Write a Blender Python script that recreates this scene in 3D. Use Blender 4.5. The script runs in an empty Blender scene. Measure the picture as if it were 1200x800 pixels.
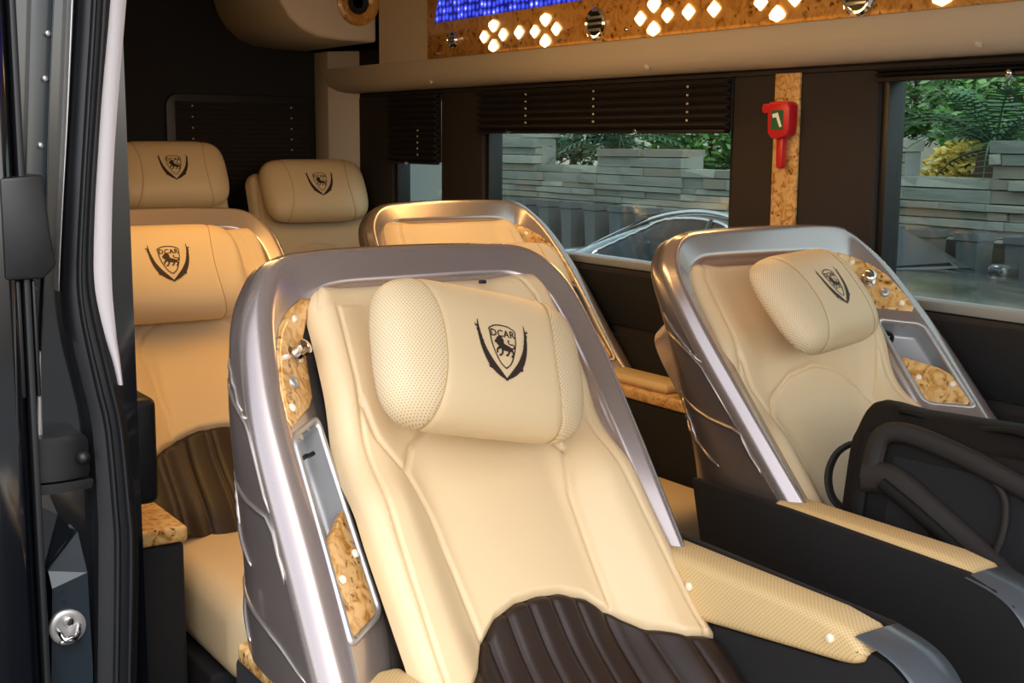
import bpy, bmesh, math, random
from mathutils import Vector, Matrix
from mathutils.geometry import tessellate_polygon
random.seed(7)
scene = bpy.context.scene
COL = scene.collection

# ------------------------------------------------------------------ camera, world, light, exposure
# x runs across the van (towards the far windows), y towards its rear, z up; floor at z = 0
CAM = Vector((0.0, 0.0, 1.339))
FPX, YAW, PITCH, ROLL = 1506.3, 0.5768, 0.1552, 0.0064
fw = Vector((math.sin(YAW)*math.cos(PITCH), math.cos(YAW)*math.cos(PITCH), -math.sin(PITCH)))
rt = Vector((math.cos(YAW), -math.sin(YAW), 0)); up = rt.cross(fw)
cr, sr = math.cos(ROLL), math.sin(ROLL)
rt, up = cr*rt + sr*up, -sr*rt + cr*up
cd = bpy.data.cameras.new('camera'); cam = bpy.data.objects.new('camera', cd); COL.objects.link(cam)
cd.sensor_width = 36.0; cd.lens = FPX*36/1200; cd.clip_start = 0.02; cd.clip_end = 200
cam.matrix_world = Matrix(((rt.x, up.x, -fw.x, CAM.x), (rt.y, up.y, -fw.y, CAM.y), (rt.z, up.z, -fw.z, CAM.z), (0, 0, 0, 1)))
scene.camera = cam

w = bpy.data.worlds.new('sky'); scene.world = w; w.use_nodes = True
nt = w.node_tree
bg = nt.nodes['Background']
sky = nt.nodes.new('ShaderNodeTexSky'); sky.sky_type = 'NISHITA'; sky.sun_disc = False
sky.sun_elevation = math.radians(48); sky.sun_rotation = math.radians(200); sky.air_density = 1.0; sky.dust_density = 2.5; sky.ozone_density = 0.7
hs = nt.nodes.new('ShaderNodeHueSaturation'); hs.inputs['Saturation'].default_value = .45
nt.links.new(sky.outputs[0], hs.inputs['Color']); nt.links.new(hs.outputs[0], bg.inputs[0]); bg.inputs[1].default_value = 0.45
sd = bpy.data.lights.new('sun', 'SUN'); sd.energy = 1.2; sd.angle = math.radians(4); sd.color = (1, .95, .86)
sun = bpy.data.objects.new('sun', sd); COL.objects.link(sun); sun.rotation_euler = (math.radians(-35), 0, 0)

vs = scene.view_settings
vs.view_transform = 'Standard'; vs.look = 'None'; vs.exposure = 0.05; vs.gamma = 1.0; vs.use_curve_mapping = False

# ------------------------------------------------------------------ helpers
def srgb(h):
    v = [int(h[i:i+2], 16)/255 for i in (0, 2, 4)]
    return tuple((c/12.92 if c <= .04045 else ((c+.055)/1.055)**2.4) for c in v) + (1,)

def tag(o, label=None, cat=None, group=None, kind=None):
    if label: o['label'] = label
    if cat: o['category'] = cat
    if group: o['group'] = group
    if kind: o['kind'] = kind
    return o

def empty(name, loc=(0, 0, 0), rz=0):
    o = bpy.data.objects.new(name, None); COL.objects.link(o); o.location = loc; o.rotation_euler = (0, 0, rz); o.empty_display_size = .1
    return o

def mesh(name, verts, faces, mat, parent=None, smooth=True, auto=None):
    me = bpy.data.meshes.new(name); me.from_pydata([tuple(v) for v in verts], [], faces)
    me.validate(); me.update()
    return link(name, me, mat, parent, smooth)

def link(name, me, mat, parent=None, smooth=True):
    if mat is not None:
        me.materials.clear(); me.materials.append(mat)
    if smooth: me.polygons.foreach_set('use_smooth', [True]*len(me.polygons))
    o = bpy.data.objects.new(name, me); COL.objects.link(o)
    if parent is not None: o.parent = parent
    return o

def from_bm(name, bm, mat, parent=None, smooth=False):
    bmesh.ops.recalc_face_normals(bm, faces=bm.faces)
    me = bpy.data.meshes.new(name); bm.to_mesh(me); bm.free()
    return link(name, me, mat, parent, smooth)

def sharp(o, ang=35):
    me = o.data; bm = bmesh.new(); bm.from_mesh(me)
    for e in bm.edges:
        if len(e.link_faces) == 2 and e.calc_face_angle(0) > math.radians(ang): e.smooth = False
    for f in bm.faces: f.smooth = True
    bm.to_mesh(me); bm.free(); return o

def box(name, lo, hi, mat, parent=None, bev=0.0, seg=2, M=None):
    bm = bmesh.new()
    vs_ = [bm.verts.new((x, y, z)) for x in (lo[0], hi[0]) for y in (lo[1], hi[1]) for z in (lo[2], hi[2])]
    for q in ((0, 1, 3, 2), (4, 6, 7, 5), (0, 4, 5, 1), (2, 3, 7, 6), (0, 2, 6, 4), (1, 5, 7, 3)): bm.faces.new([vs_[i] for i in q])
    if bev: bmesh.ops.bevel(bm, geom=bm.edges[:], offset=bev, segments=seg, affect='EDGES', profile=.5)
    if M is not None: bmesh.ops.transform(bm, matrix=M, verts=bm.verts)
    o = from_bm(name, bm, mat, parent)
    return sharp(o, 40) if bev else o

def grid(name, nu, nv, fn, mat, parent=None, skip=None, closev=False, smooth=True, flip=False):
    verts = [fn(i/(nu-1), j/(nv-1) if not closev else j/nv) for i in range(nu) for j in range(nv)]
    faces = []
    for i in range(nu-1):
        for j in range(nv if closev else nv-1):
            if skip and skip(i, j): continue
            a, b, c, d = i*nv+j, i*nv+(j+1) % nv, (i+1)*nv+(j+1) % nv, (i+1)*nv+j
            faces.append((a, d, c, b) if flip else (a, b, c, d))
    return mesh(name, verts, faces, mat, parent, smooth)

def crom(pts, n):
    """Catmull-Rom through tuples, n samples"""
    P = [pts[0]] + list(pts) + [pts[-1]]; out = []; m = len(pts)-1
    for k in range(n):
        s = k/(n-1)*m; i = min(int(s), m-1); u = s-i
        a, b, c, d = P[i], P[i+1], P[i+2], P[i+3]
        out.append(tuple(.5*((2*b[j]) + (-a[j]+c[j])*u + (2*a[j]-5*b[j]+4*c[j]-d[j])*u*u + (-a[j]+3*b[j]-3*c[j]+d[j])*u**3) for j in range(len(b))))
    return out

def tube_data(path, r, n=8, caps=True, flat=1.0, up0=(0, 0, 1)):
    path = [Vector(p) for p in path]; V = []; F = []
    rr = r if callable(r) else (lambda s: r)
    prev = None
    for i, p in enumerate(path):
        t = (path[min(i+1, len(path)-1)] - path[max(i-1, 0)]).normalized()
        ref = Vector(up0) if prev is None else prev
        a = (ref - t*ref.dot(t))
        if a.length < 1e-5: a = t.orthogonal()
        a.normalize(); prev = a; b = t.cross(a)
        R = rr(i/max(1, len(path)-1))
        for k in range(n):
            th = 2*math.pi*k/n; V.append(p + a*(R*math.cos(th)*flat) + b*(R*math.sin(th)))
    for i in range(len(path)-1):
        for k in range(n): F.append((i*n+k, i*n+(k+1) % n, (i+1)*n+(k+1) % n, (i+1)*n+k))
    if caps:
        F.append(tuple(range(n))[::-1]); F.append(tuple((len(path)-1)*n+k for k in range(n)))
    return V, F

def tube(name, path, r, mat, parent=None, n=8, flat=1.0, up0=(0, 0, 1)):
    V, F = tube_data(path, r, n, True, flat, up0); return mesh(name, V, F, mat, parent)

def lathe(name, prof, mat, parent=None, M=None, n=20):
    """prof: (radius, height) about local z"""
    V = []; F = []
    for r, h in prof:
        for k in range(n):
            a = 2*math.pi*k/n; V.append(Vector((r*math.cos(a), r*math.sin(a), h)))
    for i in range(len(prof)-1):
        for k in range(n): F.append((i*n+k, i*n+(k+1) % n, (i+1)*n+(k+1) % n, (i+1)*n+k))
    F.append(tuple(range(n))[::-1]); F.append(tuple((len(prof)-1)*n+k for k in range(n)))
    if M is not None: V = [M @ v for v in V]
    return sharp(mesh(name, V, F, mat, parent), 50)

def prism(name, poly, a0, a1, axis, mat, parent=None, bev=0, fn=None, seg=2):
    """extrude a 2D outline between a0 and a1 along axis; fn maps (p, q, a) to a point"""
    if fn is None:
        fn = {'x': lambda p, q, a: (a, p, q), 'y': lambda p, q, a: (p, a, q), 'z': lambda p, q, a: (p, q, a)}[axis]
    bm = bmesh.new()
    A = [bm.verts.new(fn(p, q, a0)) for p, q in poly]; B = [bm.verts.new(fn(p, q, a1)) for p, q in poly]
    fA = bm.faces.new(A); fB = bm.faces.new(B[::-1]); n = len(poly)
    for i in range(n): bm.faces.new((A[i], B[i], B[(i+1) % n], A[(i+1) % n]))
    bmesh.ops.recalc_face_normals(bm, faces=bm.faces)
    if bev:
        bmesh.ops.bevel(bm, geom=[e for e in bm.edges if e.calc_face_angle(0) > .6], offset=bev, segments=seg, affect='EDGES', profile=.5)
    bmesh.ops.triangulate(bm, faces=[f for f in bm.faces if len(f.verts) > 4])
    return sharp(from_bm(name, bm, mat, parent), 35)

def rrect(x0, x1, y0, y1, r, n=5):
    out = []
    for cx, cy, a0 in ((x1-r, y1-r, 0), (x0+r, y1-r, 90), (x0+r, y0+r, 180), (x1-r, y0+r, 270)):
        for k in range(n+1):
            a = math.radians(a0+90*k/n); out.append((cx+r*math.cos(a), cy+r*math.sin(a)))
    return out

def lerp(a, b, u): return a+(b-a)*u
def sstep(a, b, x):
    u = max(0, min(1, (x-a)/(b-a))); return u*u*(3-2*u)
def pw(pts, x):
    if x <= pts[0][0]: return pts[0][1]
    for (a, b), (c, d) in zip(pts, pts[1:]):
        if x <= c: return b+(d-b)*(x-a)/(c-a)
    return pts[-1][1]
def segdist(px, py, poly):
    best = 9.0
    for (ax, ay), (bx, by) in zip(poly, poly[1:]):
        dx, dy = bx-ax, by-ay; L = dx*dx+dy*dy
        u = max(0, min(1, ((px-ax)*dx+(py-ay)*dy)/L)) if L else 0
        d = (px-ax-u*dx)**2+(py-ay-u*dy)**2
        if d < best: best = d
    return math.sqrt(best)

# ------------------------------------------------------------------ materials
MATS = {}
def mat(name, col, rough=.5, metal=0.0, coat=0.0, bump=None, vary=None, sheen=0, spec=.5, emit=None):
    m = bpy.data.materials.new(name); m.use_nodes = True; N = m.node_tree.nodes; L = m.node_tree.links
    b = N['Principled BSDF']; c = srgb(col)
    b.inputs['Base Color'].default_value = c; b.inputs['Roughness'].default_value = rough; b.inputs['Metallic'].default_value = metal
    b.inputs['Specular IOR Level'].default_value = spec
    b.inputs['Coat Weight'].default_value = coat; b.inputs['Coat Roughness'].default_value = .08
    if sheen: b.inputs['Sheen Weight'].default_value = sheen
    tc = N.new('ShaderNodeTexCoord')
    if bump:
        sc, st = bump
        nz = N.new('ShaderNodeTexNoise'); nz.inputs['Scale'].default_value = sc; nz.inputs['Detail'].default_value = 4
        L.new(tc.outputs['Object'], nz.inputs['Vector'])
        bp = N.new('ShaderNodeBump'); bp.inputs['Strength'].default_value = st; bp.inputs['Distance'].default_value = .002
        L.new(nz.outputs['Fac'], bp.inputs['Height']); L.new(bp.outputs[0], b.inputs['Normal'])
    if vary:
        sc, amt = vary
        nz = N.new('ShaderNodeTexNoise'); nz.inputs['Scale'].default_value = sc; nz.inputs['Detail'].default_value = 3
        L.new(tc.outputs['Object'], nz.inputs['Vector'])
        mx = N.new('ShaderNodeMixRGB'); mx.blend_type = 'MULTIPLY'; mx.inputs[0].default_value = amt; mx.inputs[1].default_value = c
        L.new(nz.outputs['Fac'], mx.inputs[2]); L.new(mx.outputs[0], b.inputs['Base Color'])
    if emit:
        b.inputs['Emission Color'].default_value = srgb(emit[0]); b.inputs['Emission Strength'].default_value = emit[1]
    MATS[name] = m; return m

def perforated(name, col, hole, pitch, rad, rough=.5, ax=(0, 1), depth=.0012):
    m = mat(name, col, rough); N = m.node_tree.nodes; L = m.node_tree.links; b = N['Principled BSDF']
    tc = N.new('ShaderNodeTexCoord'); sp = N.new('ShaderNodeSeparateXYZ'); L.new(tc.outputs['Object'], sp.inputs[0])
    def M(op, a, b_=None):
        n = N.new('ShaderNodeMath'); n.operation = op
        for i, v in enumerate((a, b_)):
            if v is None: continue
            if isinstance(v, (int, float)): n.inputs[i].default_value = v
            else: L.new(v, n.inputs[i])
        return n.outputs[0]
    U = M('MULTIPLY', sp.outputs[ax[0]], 1/pitch); V = M('MULTIPLY', sp.outputs[ax[1]] if ax[1] < 3 else M('ADD' if ax[1] == 3 else 'SUBTRACT', sp.outputs[0], sp.outputs[2]), 1/pitch)
    a = M('ADD', U, V); c = M('SUBTRACT', U, V)          # staggered rows
    fa = M('SUBTRACT', M('FRACT', M('MULTIPLY', a, .5)), .5); fc = M('SUBTRACT', M('FRACT', M('MULTIPLY', c, .5)), .5)
    d = M('ADD', M('MULTIPLY', fa, fa), M('MULTIPLY', fc, fc))
    h = M('LESS_THAN', d, rad*rad)
    mx = N.new('ShaderNodeMixRGB'); L.new(h, mx.inputs[0]); mx.inputs[1].default_value = srgb(col); mx.inputs[2].default_value = srgb(hole)
    L.new(mx.outputs[0], b.inputs['Base Color'])
    return m

def burl(name, light, mid, dark, scale=26):
    m = mat(name, mid, .25, coat=.6); N = m.node_tree.nodes; L = m.node_tree.links; b = N['Principled BSDF']
    tc = N.new('ShaderNodeTexCoord')
    n1 = N.new('ShaderNodeTexNoise'); n1.inputs['Scale'].default_value = scale; n1.inputs['Detail'].default_value = 6; n1.inputs['Distortion'].default_value = 1.6
    L.new(tc.outputs['Object'], n1.inputs['Vector'])
    r1 = N.new('ShaderNodeValToRGB'); L.new(n1.outputs['Fac'], r1.inputs[0])
    e = r1.color_ramp.elements; e[0].position = .24; e[0].color = srgb(dark); e[1].position = .56; e[1].color = srgb(light)
    k = r1.color_ramp.elements.new(.40); k.color = srgb(mid)
    v = N.new('ShaderNodeTexVoronoi'); v.inputs['Scale'].default_value = scale*1.7; v.inputs['Randomness'].default_value = 1
    dv = N.new('ShaderNodeMixRGB'); dv.blend_type = 'ADD'; dv.inputs[0].default_value = .04
    L.new(tc.outputs['Object'], dv.inputs[1]); L.new(n1.outputs['Color'], dv.inputs[2]); L.new(dv.outputs[0], v.inputs['Vector'])
    r2 = N.new('ShaderNodeValToRGB'); L.new(v.outputs['Distance'], r2.inputs[0])
    e = r2.color_ramp.elements; e[0].position = .12; e[0].color = (1, 1, 1, 1); e[1].position = .34; e[1].color = (0, 0, 0, 1)
    n3 = N.new('ShaderNodeTexNoise'); n3.inputs['Scale'].default_value = scale*.6; L.new(tc.outputs['Object'], n3.inputs['Vector'])
    g = N.new('ShaderNodeMath'); g.operation = 'GREATER_THAN'; g.inputs[1].default_value = .5; L.new(n3.outputs['Fac'], g.inputs[0])
    mu = N.new('ShaderNodeMath'); mu.operation = 'MULTIPLY'; L.new(r2.outputs[0], mu.inputs[0]); L.new(g.outputs[0], mu.inputs[1])
    m2 = N.new('ShaderNodeMath'); m2.operation = 'MULTIPLY'; m2.inputs[1].default_value = .95; L.new(mu.outputs[0], m2.inputs[0])
    mx = N.new('ShaderNodeMixRGB'); L.new(m2.outputs[0], mx.inputs[0]); L.new(r1.outputs[0], mx.inputs[1]); mx.inputs[2].default_value = srgb(dark)
    L.new(mx.outputs[0], b.inputs['Base Color'])
    return m

CREAM = mat('cream_leather', 'DBC198', .43, bump=(420, .10))
CREAMC = mat('cream_leather_smooth', 'E3C99B', .38)
PERF = perforated('perforated_cream_leather', 'DBC49E', '9A8058', .0036, .19, .5, (1, 3))
PERFR = perforated('perforated_cream_leather_right', 'DBC49E', '9A8058', .0036, .19, .5, (1, 4))
PERFARM = perforated('dimpled_cream_vinyl', 'DDC08C', 'BC9C64', .0036, .24, .45, (1, 3))
SEAM = mat('seam_thread', 'B89A68', .7)
STITCH = mat('stitch_thread', 'DCC8A0', .6)
DARKL = mat('dark_brown_leather', '2B1F19', .45, bump=(380, .12), spec=.35)
EMB = mat('embroidery', '2A1A12', .6)
HOOD = mat('mauve_metallic', 'B5A8A3', .24, metal=.72, coat=.5)
SHELL = mat('gunmetal_shell', '6A5F5A', .34, metal=.55, coat=.3)
RIDGE = mat('shell_ridge', 'A0968F', .28, metal=.8, coat=.3)
SILVER = mat('satin_silver', 'B9B7B6', .34, metal=.7)
SILVERIN = mat('silver_pocket', 'AEB0B4', .42, metal=.45)
CHROME = mat('chrome', 'DADADA', .12, metal=1)
CAPW = mat('cream_button', 'F1E6D2', .35)
BURL = burl('burl_wood', 'DDB377', 'C08C48', '5E3510', 36)
BURLF = burl('burl_wood_fine', 'CF9A54', 'B67F3C', '5F3815', 24)
BLKFAB = mat('black_upholstery', '0C0B0D', .8, bump=(300, .2))
BLKPL = mat('black_plastic', '0F1013', .45)
ENDCAP = mat('slate_plastic', '4B5055', .28, coat=.3)
RUBBER = mat('rubber', '0D0F13', .5)
PAINT = mat('black_paint', '06090F', .12, coat=1.0)
PAINTG = mat('grey_primer', '1E272E', .25, coat=.4)
TRIMLT = mat('lavender_grey_trim', 'B9B3B6', .5)
BEIGE = mat('beige_vinyl', 'C9BCAA', .6, bump=(260, .08))
TAUPE = mat('brown_black_fabric', '2B2320', .85, bump=(300, .15))
REARW = mat('dark_lining', '1A191D', .85, bump=(200, .1))
BLIND = mat('blind_fabric', '231B18', .8)
RED = mat('red_plastic', 'C3202A', .35)
GREEN = mat('green_sticker', '1E5A36', .5)
WHITE = mat('white_print', 'EDEDED', .5)
BAG = mat('black_nylon', '0E0B09', .7, bump=(500, .3), spec=.25)
BAGM = mat('black_mesh', '0B0C10', .85, bump=(800, .5))
BAGS = mat('webbing', '1A1411', .7, bump=(600, .3))
CARPET = mat('floor_lining', '241E1B', .9)
CEIL = mat('ceiling_lining', 'BBA88C', .8)
LAMP = mat('lamp_lens', 'FFE9C0', .4, emit=('FFD898', 5))
ASPH = mat('asphalt', '6E6E6C', .9, vary=(6, .4))
STONE = mat('grey_ledge_stone', '83877F', .85, bump=(60, .5), vary=(3.5, .5))
STONE2 = mat('pale_ledge_stone', '919288', .85, bump=(60, .5), vary=(3.0, .35))
STONE3 = mat('brown_ledge_stone', '7E786C', .85, bump=(60, .5), vary=(4.0, .35))
MORTAR = mat('wall_core', '767A78', .95)
SOIL = mat('soil', '4A3A2A', .95)
LEAFD = mat('dark_frond', '36543A', .5)
LEAFM = mat('leaf_green', '5E9040', .5, vary=(8, .5))
LEAFL = mat('leaf_light', '8FB250', .5, vary=(8, .4))
TRUNK = mat('trunk', '4A3826', .9, bump=(60, .8))
CARP = mat('car_paint', '23292D', .22, metal=.3, coat=.6)
CARGL = mat('car_glass', '10161A', .12, spec=.25)
TYRE = mat('tyre', '151515', .8)
PLANT = mat('barrier_black', '121517', .6)

def glass_mat():
    m = bpy.data.materials.new('tinted_glass'); m.use_nodes = True; N = m.node_tree.nodes; L = m.node_tree.links
    for n in list(N):
        if n.type != 'OUTPUT_MATERIAL': N.remove(n)
    out = [n for n in N if n.type == 'OUTPUT_MATERIAL'][0]
    t = N.new('ShaderNodeBsdfTransparent'); t.inputs[0].default_value = (.74, .83, .80, 1)
    g = N.new('ShaderNodeBsdfGlossy'); g.inputs['Roughness'].default_value = .03; g.inputs[0].default_value = (.9, .95, .95, 1)
    f = N.new('ShaderNodeLayerWeight'); f.inputs[0].default_value = .5
    p1 = N.new('ShaderNodeMath'); p1.operation = 'POWER'; L.new(f.outputs['Facing'], p1.inputs[0]); p1.inputs[1].default_value = 4
    p2 = N.new('ShaderNodeMath'); p2.operation = 'MULTIPLY_ADD'; L.new(p1.outputs[0], p2.inputs[0]); p2.inputs[1].default_value = .5; p2.inputs[2].default_value = .03
    mx = N.new('ShaderNodeMixShader'); L.new(p2.outputs[0], mx.inputs[0]); L.new(t.outputs[0], mx.inputs[1]); L.new(g.outputs[0], mx.inputs[2])
    L.new(mx.outputs[0], out.inputs[0]); return m
GLASS = glass_mat()

def led_mat():
    m = mat('led_screen', '05061E', .3); N = m.node_tree.nodes; L = m.node_tree.links; b = N['Principled BSDF']
    tc = N.new('ShaderNodeTexCoord')
    v = N.new('ShaderNodeTexVoronoi'); v.inputs['Scale'].default_value = 42; v.inputs['Randomness'].default_value = .3
    L.new(tc.outputs['Object'], v.inputs['Vector'])
    r = N.new('ShaderNodeValToRGB'); L.new(v.outputs['Distance'], r.inputs[0])
    e = r.color_ramp.elements; e[0].position = .16; e[0].color = (.85, .9, 1, 1); e[1].position = .6; e[1].color = (.004, .006, .09, 1)
    k = e.new(.28); k.color = (.06, .09, 1, 1)
    L.new(r.outputs[0], b.inputs['Emission Color']); b.inputs['Emission Strength'].default_value = 1.6
    return m
LED = led_mat()

# ------------------------------------------------------------------ the van's shell
XW, XN, YR = 2.33, 0.62, 4.93       # far wall, near wall, rear wall
def struct(o): o['kind'] = 'structure'; return o
struct(box('floor', (XN-.1, -.6, -.06), (XW+.08, YR+.1, 0), CARPET))
struct(box('ceiling', (XN-.1, -.6, 2.0), (XW+.1, YR+.1, 2.05), CEIL))
# far wall: lower panel, header, pillars between the windows
wr = struct(box('wall_right', (XW, -.6, 0), (XW+.07, YR, .965), TAUPE, bev=.004))
box('header', (XW, -.6, 1.505), (XW+.07, YR, 2.0), TAUPE, wr)
for a, b in ((2.05, 2.53), (3.77, 4.05), (4.43, YR), (-.6, .85)):
    box('pillar', (XW-.004, a, .966), (XW+.07, b, 1.504), TAUPE, wr, bev=.006)
box('ledge', (XW-.012, -.6, .80), (XW-.001, YR, .955), BLKFAB, wr, bev=.005)
box('lower_panel', (XW-.02, -.6, .02), (XW-.001, YR, .775), BLKFAB, wr, bev=.006)
SILLM = mat('window_sill', '8F8F8C', .5)
def window(n, y0, y1, z0, z1):
    wobj = struct(box('window_%d' % n, (XW+.046, y0+.02, z0), (XW+.050, y1-.02, z1), GLASS))
    box('window_sill', (XW+.006, y0+.003, z0-.024), (XW+.068, y1-.003, z0-.002), SILLM, wobj, bev=.004)
    for a, b in ((y0+.001, y0+.022), (y1-.022, y1-.001)):
        box('window_frame', (XW+.010, a, z0), (XW+.066, b, z1-.002), BLKPL, wobj, bev=.003)
    box('window_frame', (XW+.010, y0+.023, z1-.024), (XW+.066, y1-.023, z1-.002), BLKPL, wobj, bev=.003)
    return wobj
window(1, .85, 2.05, .992, 1.504); window(2, 2.53, 3.77, .992, 1.504); window(3, 4.05, 4.43, .992, 1.504)
# rear wall with its blind window
struct(box('wall_rear', (XN, YR, 0), (XW+.07, YR+.06, 2.0), REARW))
bl = tag(empty('rear_window_blind', (1.92, YR-.004, 1.2)), 'black pleated blind closed over the rear window behind the back seats', 'blind')
prism('blind_frame', rrect(-.31, .31, -.25, .31, .05), 0, -.014, 'y', BLKPL, bl, bev=.004)
grid('blind_fabric', 3, 57, lambda u, v: ((u-.5)*.55, -.016-.006*(int(round(v*56)) % 2), -.23+.51*v), BLIND, bl, smooth=False)
for sx in (-.21, .20):
    for k in range(9):
        box('cord_bead', (sx-.0025, -.026, .26-k*.042), (sx+.0025, -.021, .266-k*.042), mat('bead', 'C8C4B8', .4) if 'bead' not in MATS else MATS['bead'], bl)
# near wall behind the door opening, front edge carries the door jamb
wl = struct(box('wall_left', (XN-.12, 2.10, 0), (XN, YR, 2.0), REARW))
struct(box('trim_1', (.621, 2.20, .695), (.687, 2.36, .888), BLKPL, bev=.014, seg=3))       # belt housing on the inside
# beige corner post and rear overhead duct
struct(prism('trim_2', [(2.235, 4.80), (2.329, 4.70), (2.329, 4.928), (2.235, 4.928)], .6, 1.685, 'z', BEIGE, bev=.004))
# ------------------------------------------------------------------ emblem (shield, lion, letters, two feathers), drawn flat in unit coordinates
def stroke(pts, wid, n=14):
    P = crom([(p[0], p[1], wv) for p, wv in zip(pts, wid)], n); out = []
    for i, (x, y, wv) in enumerate(P):
        a = P[max(i-1, 0)]; b = P[min(i+1, n-1)]; dx, dy = b[0]-a[0], b[1]-a[1]; L = math.hypot(dx, dy) or 1
        out.append(((x-dy/L*wv/2, y+dx/L*wv/2), (x+dy/L*wv/2, y-dx/L*wv/2)))
    V = [p for pr in out for p in pr]; F = [(2*i, 2*i+1, 2*i+3, 2*i+2) for i in range(n-1)]
    return V, F
def emblem2d():
    V, F = [], []
    def add(vf):
        o = len(V); V.extend(vf[0]); F.extend([tuple(i+o for i in f) for f in vf[1]])
    for s in (-1, 1):
        add(stroke([(s*.47, 0), (s*.475, .2), (s*.425, .46), (s*.31, .70), (s*.15, .87), (s*-.03, 1.0)], [.012, .05, .085, .12, .10, .012], 26))
        for k in range(9):                                         # barbs of the feather
            u = .3+.06*k; x = s*lerp(.475, .2, max(0, u-.25)*1.45)+s*.02; y = .12+.085*k
            add(stroke([(x, y), (x+s*.05, y+.0), (x+s*.055, y-.05)], [.05, .03, .004], 5))
        add(stroke([(0, .055), (s*.13, .068), (s*.215, .105), (s*.262, .14), (s*.258, .20), (s*.24, .38), (s*.18, .57), (s*.10, .72), (0, .80)], [.022]*9, 34))
    # lion: mane, body, legs, tail
    c = [(-.075+.078*math.cos(2*math.pi*k/18)*(1+.09*(k % 2)), .345+.088*math.sin(2*math.pi*k/18)*(1+.09*(k % 2))) for k in range(18)]
    V0 = len(V); V.extend(c+[(-.075, .345)]); F.extend([(V0+k, V0+(k+1) % 18, V0+18) for k in range(18)])
    add(stroke([(-.08, .40), (0, .44), (.09, .46), (.15, .475)], [.11, .12, .095, .07]))
    add(stroke([(-.14, .34), (-.165, .355), (-.15, .375)], [.05, .045, .02], 6))
    for l in ([(-.09, .45), (-.145, .49), (-.15, .55)], [(-.04, .47), (-.05, .545), (-.095, .585), (-.12, .585)], [(.09, .48), (.085, .53), (.05, .575), (.02, .575)], [(.14, .475), (.175, .52), (.16, .58), (.125, .59)]):
        add(stroke(l, [.05]+[.034]*(len(l)-1), 9))
    add(stroke([(.15, .46), (.21, .43), (.195, .385), (.13, .38), (.095, .35), (.11, .31)], [.03, .024, .022, .022, .024, .04], 20))
    # letters
    fc = bpy.data.curves.new('letters', 'FONT'); fc.body = 'DCAR'; fc.align_x = 'CENTER'; fc.size = .175; fc.space_character = 1.06; fc.resolution_u = 2; fc.offset = .004
    fo = bpy.data.objects.new('letters', fc); COL.objects.link(fo)
    dg = bpy.context.evaluated_depsgraph_get(); me = bpy.data.meshes.new_from_object(fo.evaluated_get(dg))
    o = len(V); V.extend([(v.co.x, .262-v.co.y) for v in me.vertices]); F.extend([tuple(i+o for i in p.vertices) for p in me.polygons])
    bpy.data.objects.remove(fo); bpy.data.curves.remove(fc); bpy.data.meshes.remove(me)
    return V, F
EV, EF = emblem2d()

# ------------------------------------------------------------------ headrest pillow (own frame: X across, Y up, Z out)
HA, HB, HX, HP = .120, .062, .193, 2.5
def hr_xs(Yn): return .122-.018*(1-Yn*Yn)
def hr_point(side, wv, th):
    c, s = math.cos(th), math.sin(th)
    Yn = math.copysign(abs(s)**(2/HP), s); Zn = math.copysign(abs(c)**(2/HP), c)
    xs = hr_xs(Yn)
    x = xs*wv if side == 0 else side*lerp(xs, HX, wv)
    e = abs(x)/HX; k = max(0.0, 1-e**7)**(1/3.2)
    kz = max(0.0, 1-e**5)**(1/2.2)
    g = 1.0
    if side == 0: g = 1-.022*math.exp(-((abs(wv)-1)/.035)**2)
    else: g = 1-.022*math.exp(-(wv/.06)**2)
    zf = 1.0 if Zn > 0 else .55
    return Vector((x, Yn*HA*k*g, Zn*HB*kz*g*zf*(1+.05*(1-e*e))))
def hr_front(X, Y):
    Zn = max(0, 1-abs(Y/HA)**HP)**(1/HP); e = abs(X)/HX
    return Zn*HB*max(0.0, 1-e**5)**(1/2.2)*(1+.05*(1-e*e))
HRM = {}
def hr_meshes():
    n = 44
    def build(key, side, nu, fn):
        V = [hr_point(side, fn(i/(nu-1)), 2*math.pi*j/n) for i in range(nu) for j in range(n)]
        F = [(i*n+j, i*n+(j+1) % n, (i+1)*n+(j+1) % n, (i+1)*n+j) for i in range(nu-1) for j in range(n)]
        me = bpy.data.meshes.new(key); me.from_pydata([tuple(v) for v in V], [], F)
        bm = bmesh.new(); bm.from_mesh(me); bmesh.ops.remove_doubles(bm, verts=bm.verts, dist=1e-5); bmesh.ops.recalc_face_normals(bm, faces=bm.faces); bm.to_mesh(me); bm.free()
        HRM[key] = me
    build('pillow', 0, 41, lambda u: math.copysign(1-(1-abs(2*u-1))**1.5 if abs(2*u-1) > 0 else 0, 2*u-1) if False else 2*u-1)
    for k, s in (('end_l', -1), ('end_r', 1)): build(k, s, 22, lambda u: 1-(1-u)**1.9)
    sc = .094
    V = []
    for a, b in EV:
        X, Y = a*sc, (.5-b)*sc-.002
        V.append((X, Y, hr_front(X, Y)+.0011))
    me = bpy.data.meshes.new('emblem'); me.from_pydata(V, [], EF)
    bm = bmesh.new(); bm.from_mesh(me)
    bmesh.ops.triangulate(bm, faces=bm.faces); bm.to_mesh(me); bm.free(); HRM['emblem'] = me
    # fine piping along the two seams
    for s in (-1, 1):
        V = []; F = []; path = []
        for k in range(61):
            p = hr_point(0, s*1.0, 2*math.pi*k/60); path.append(p*1.004)
        v, f = tube_data(path, .0011, 5, False); me = bpy.data.meshes.new('seam'); me.from_pydata([tuple(q) for q in v], [], f); HRM['seam%d' % s] = me
hr_meshes()
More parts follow.
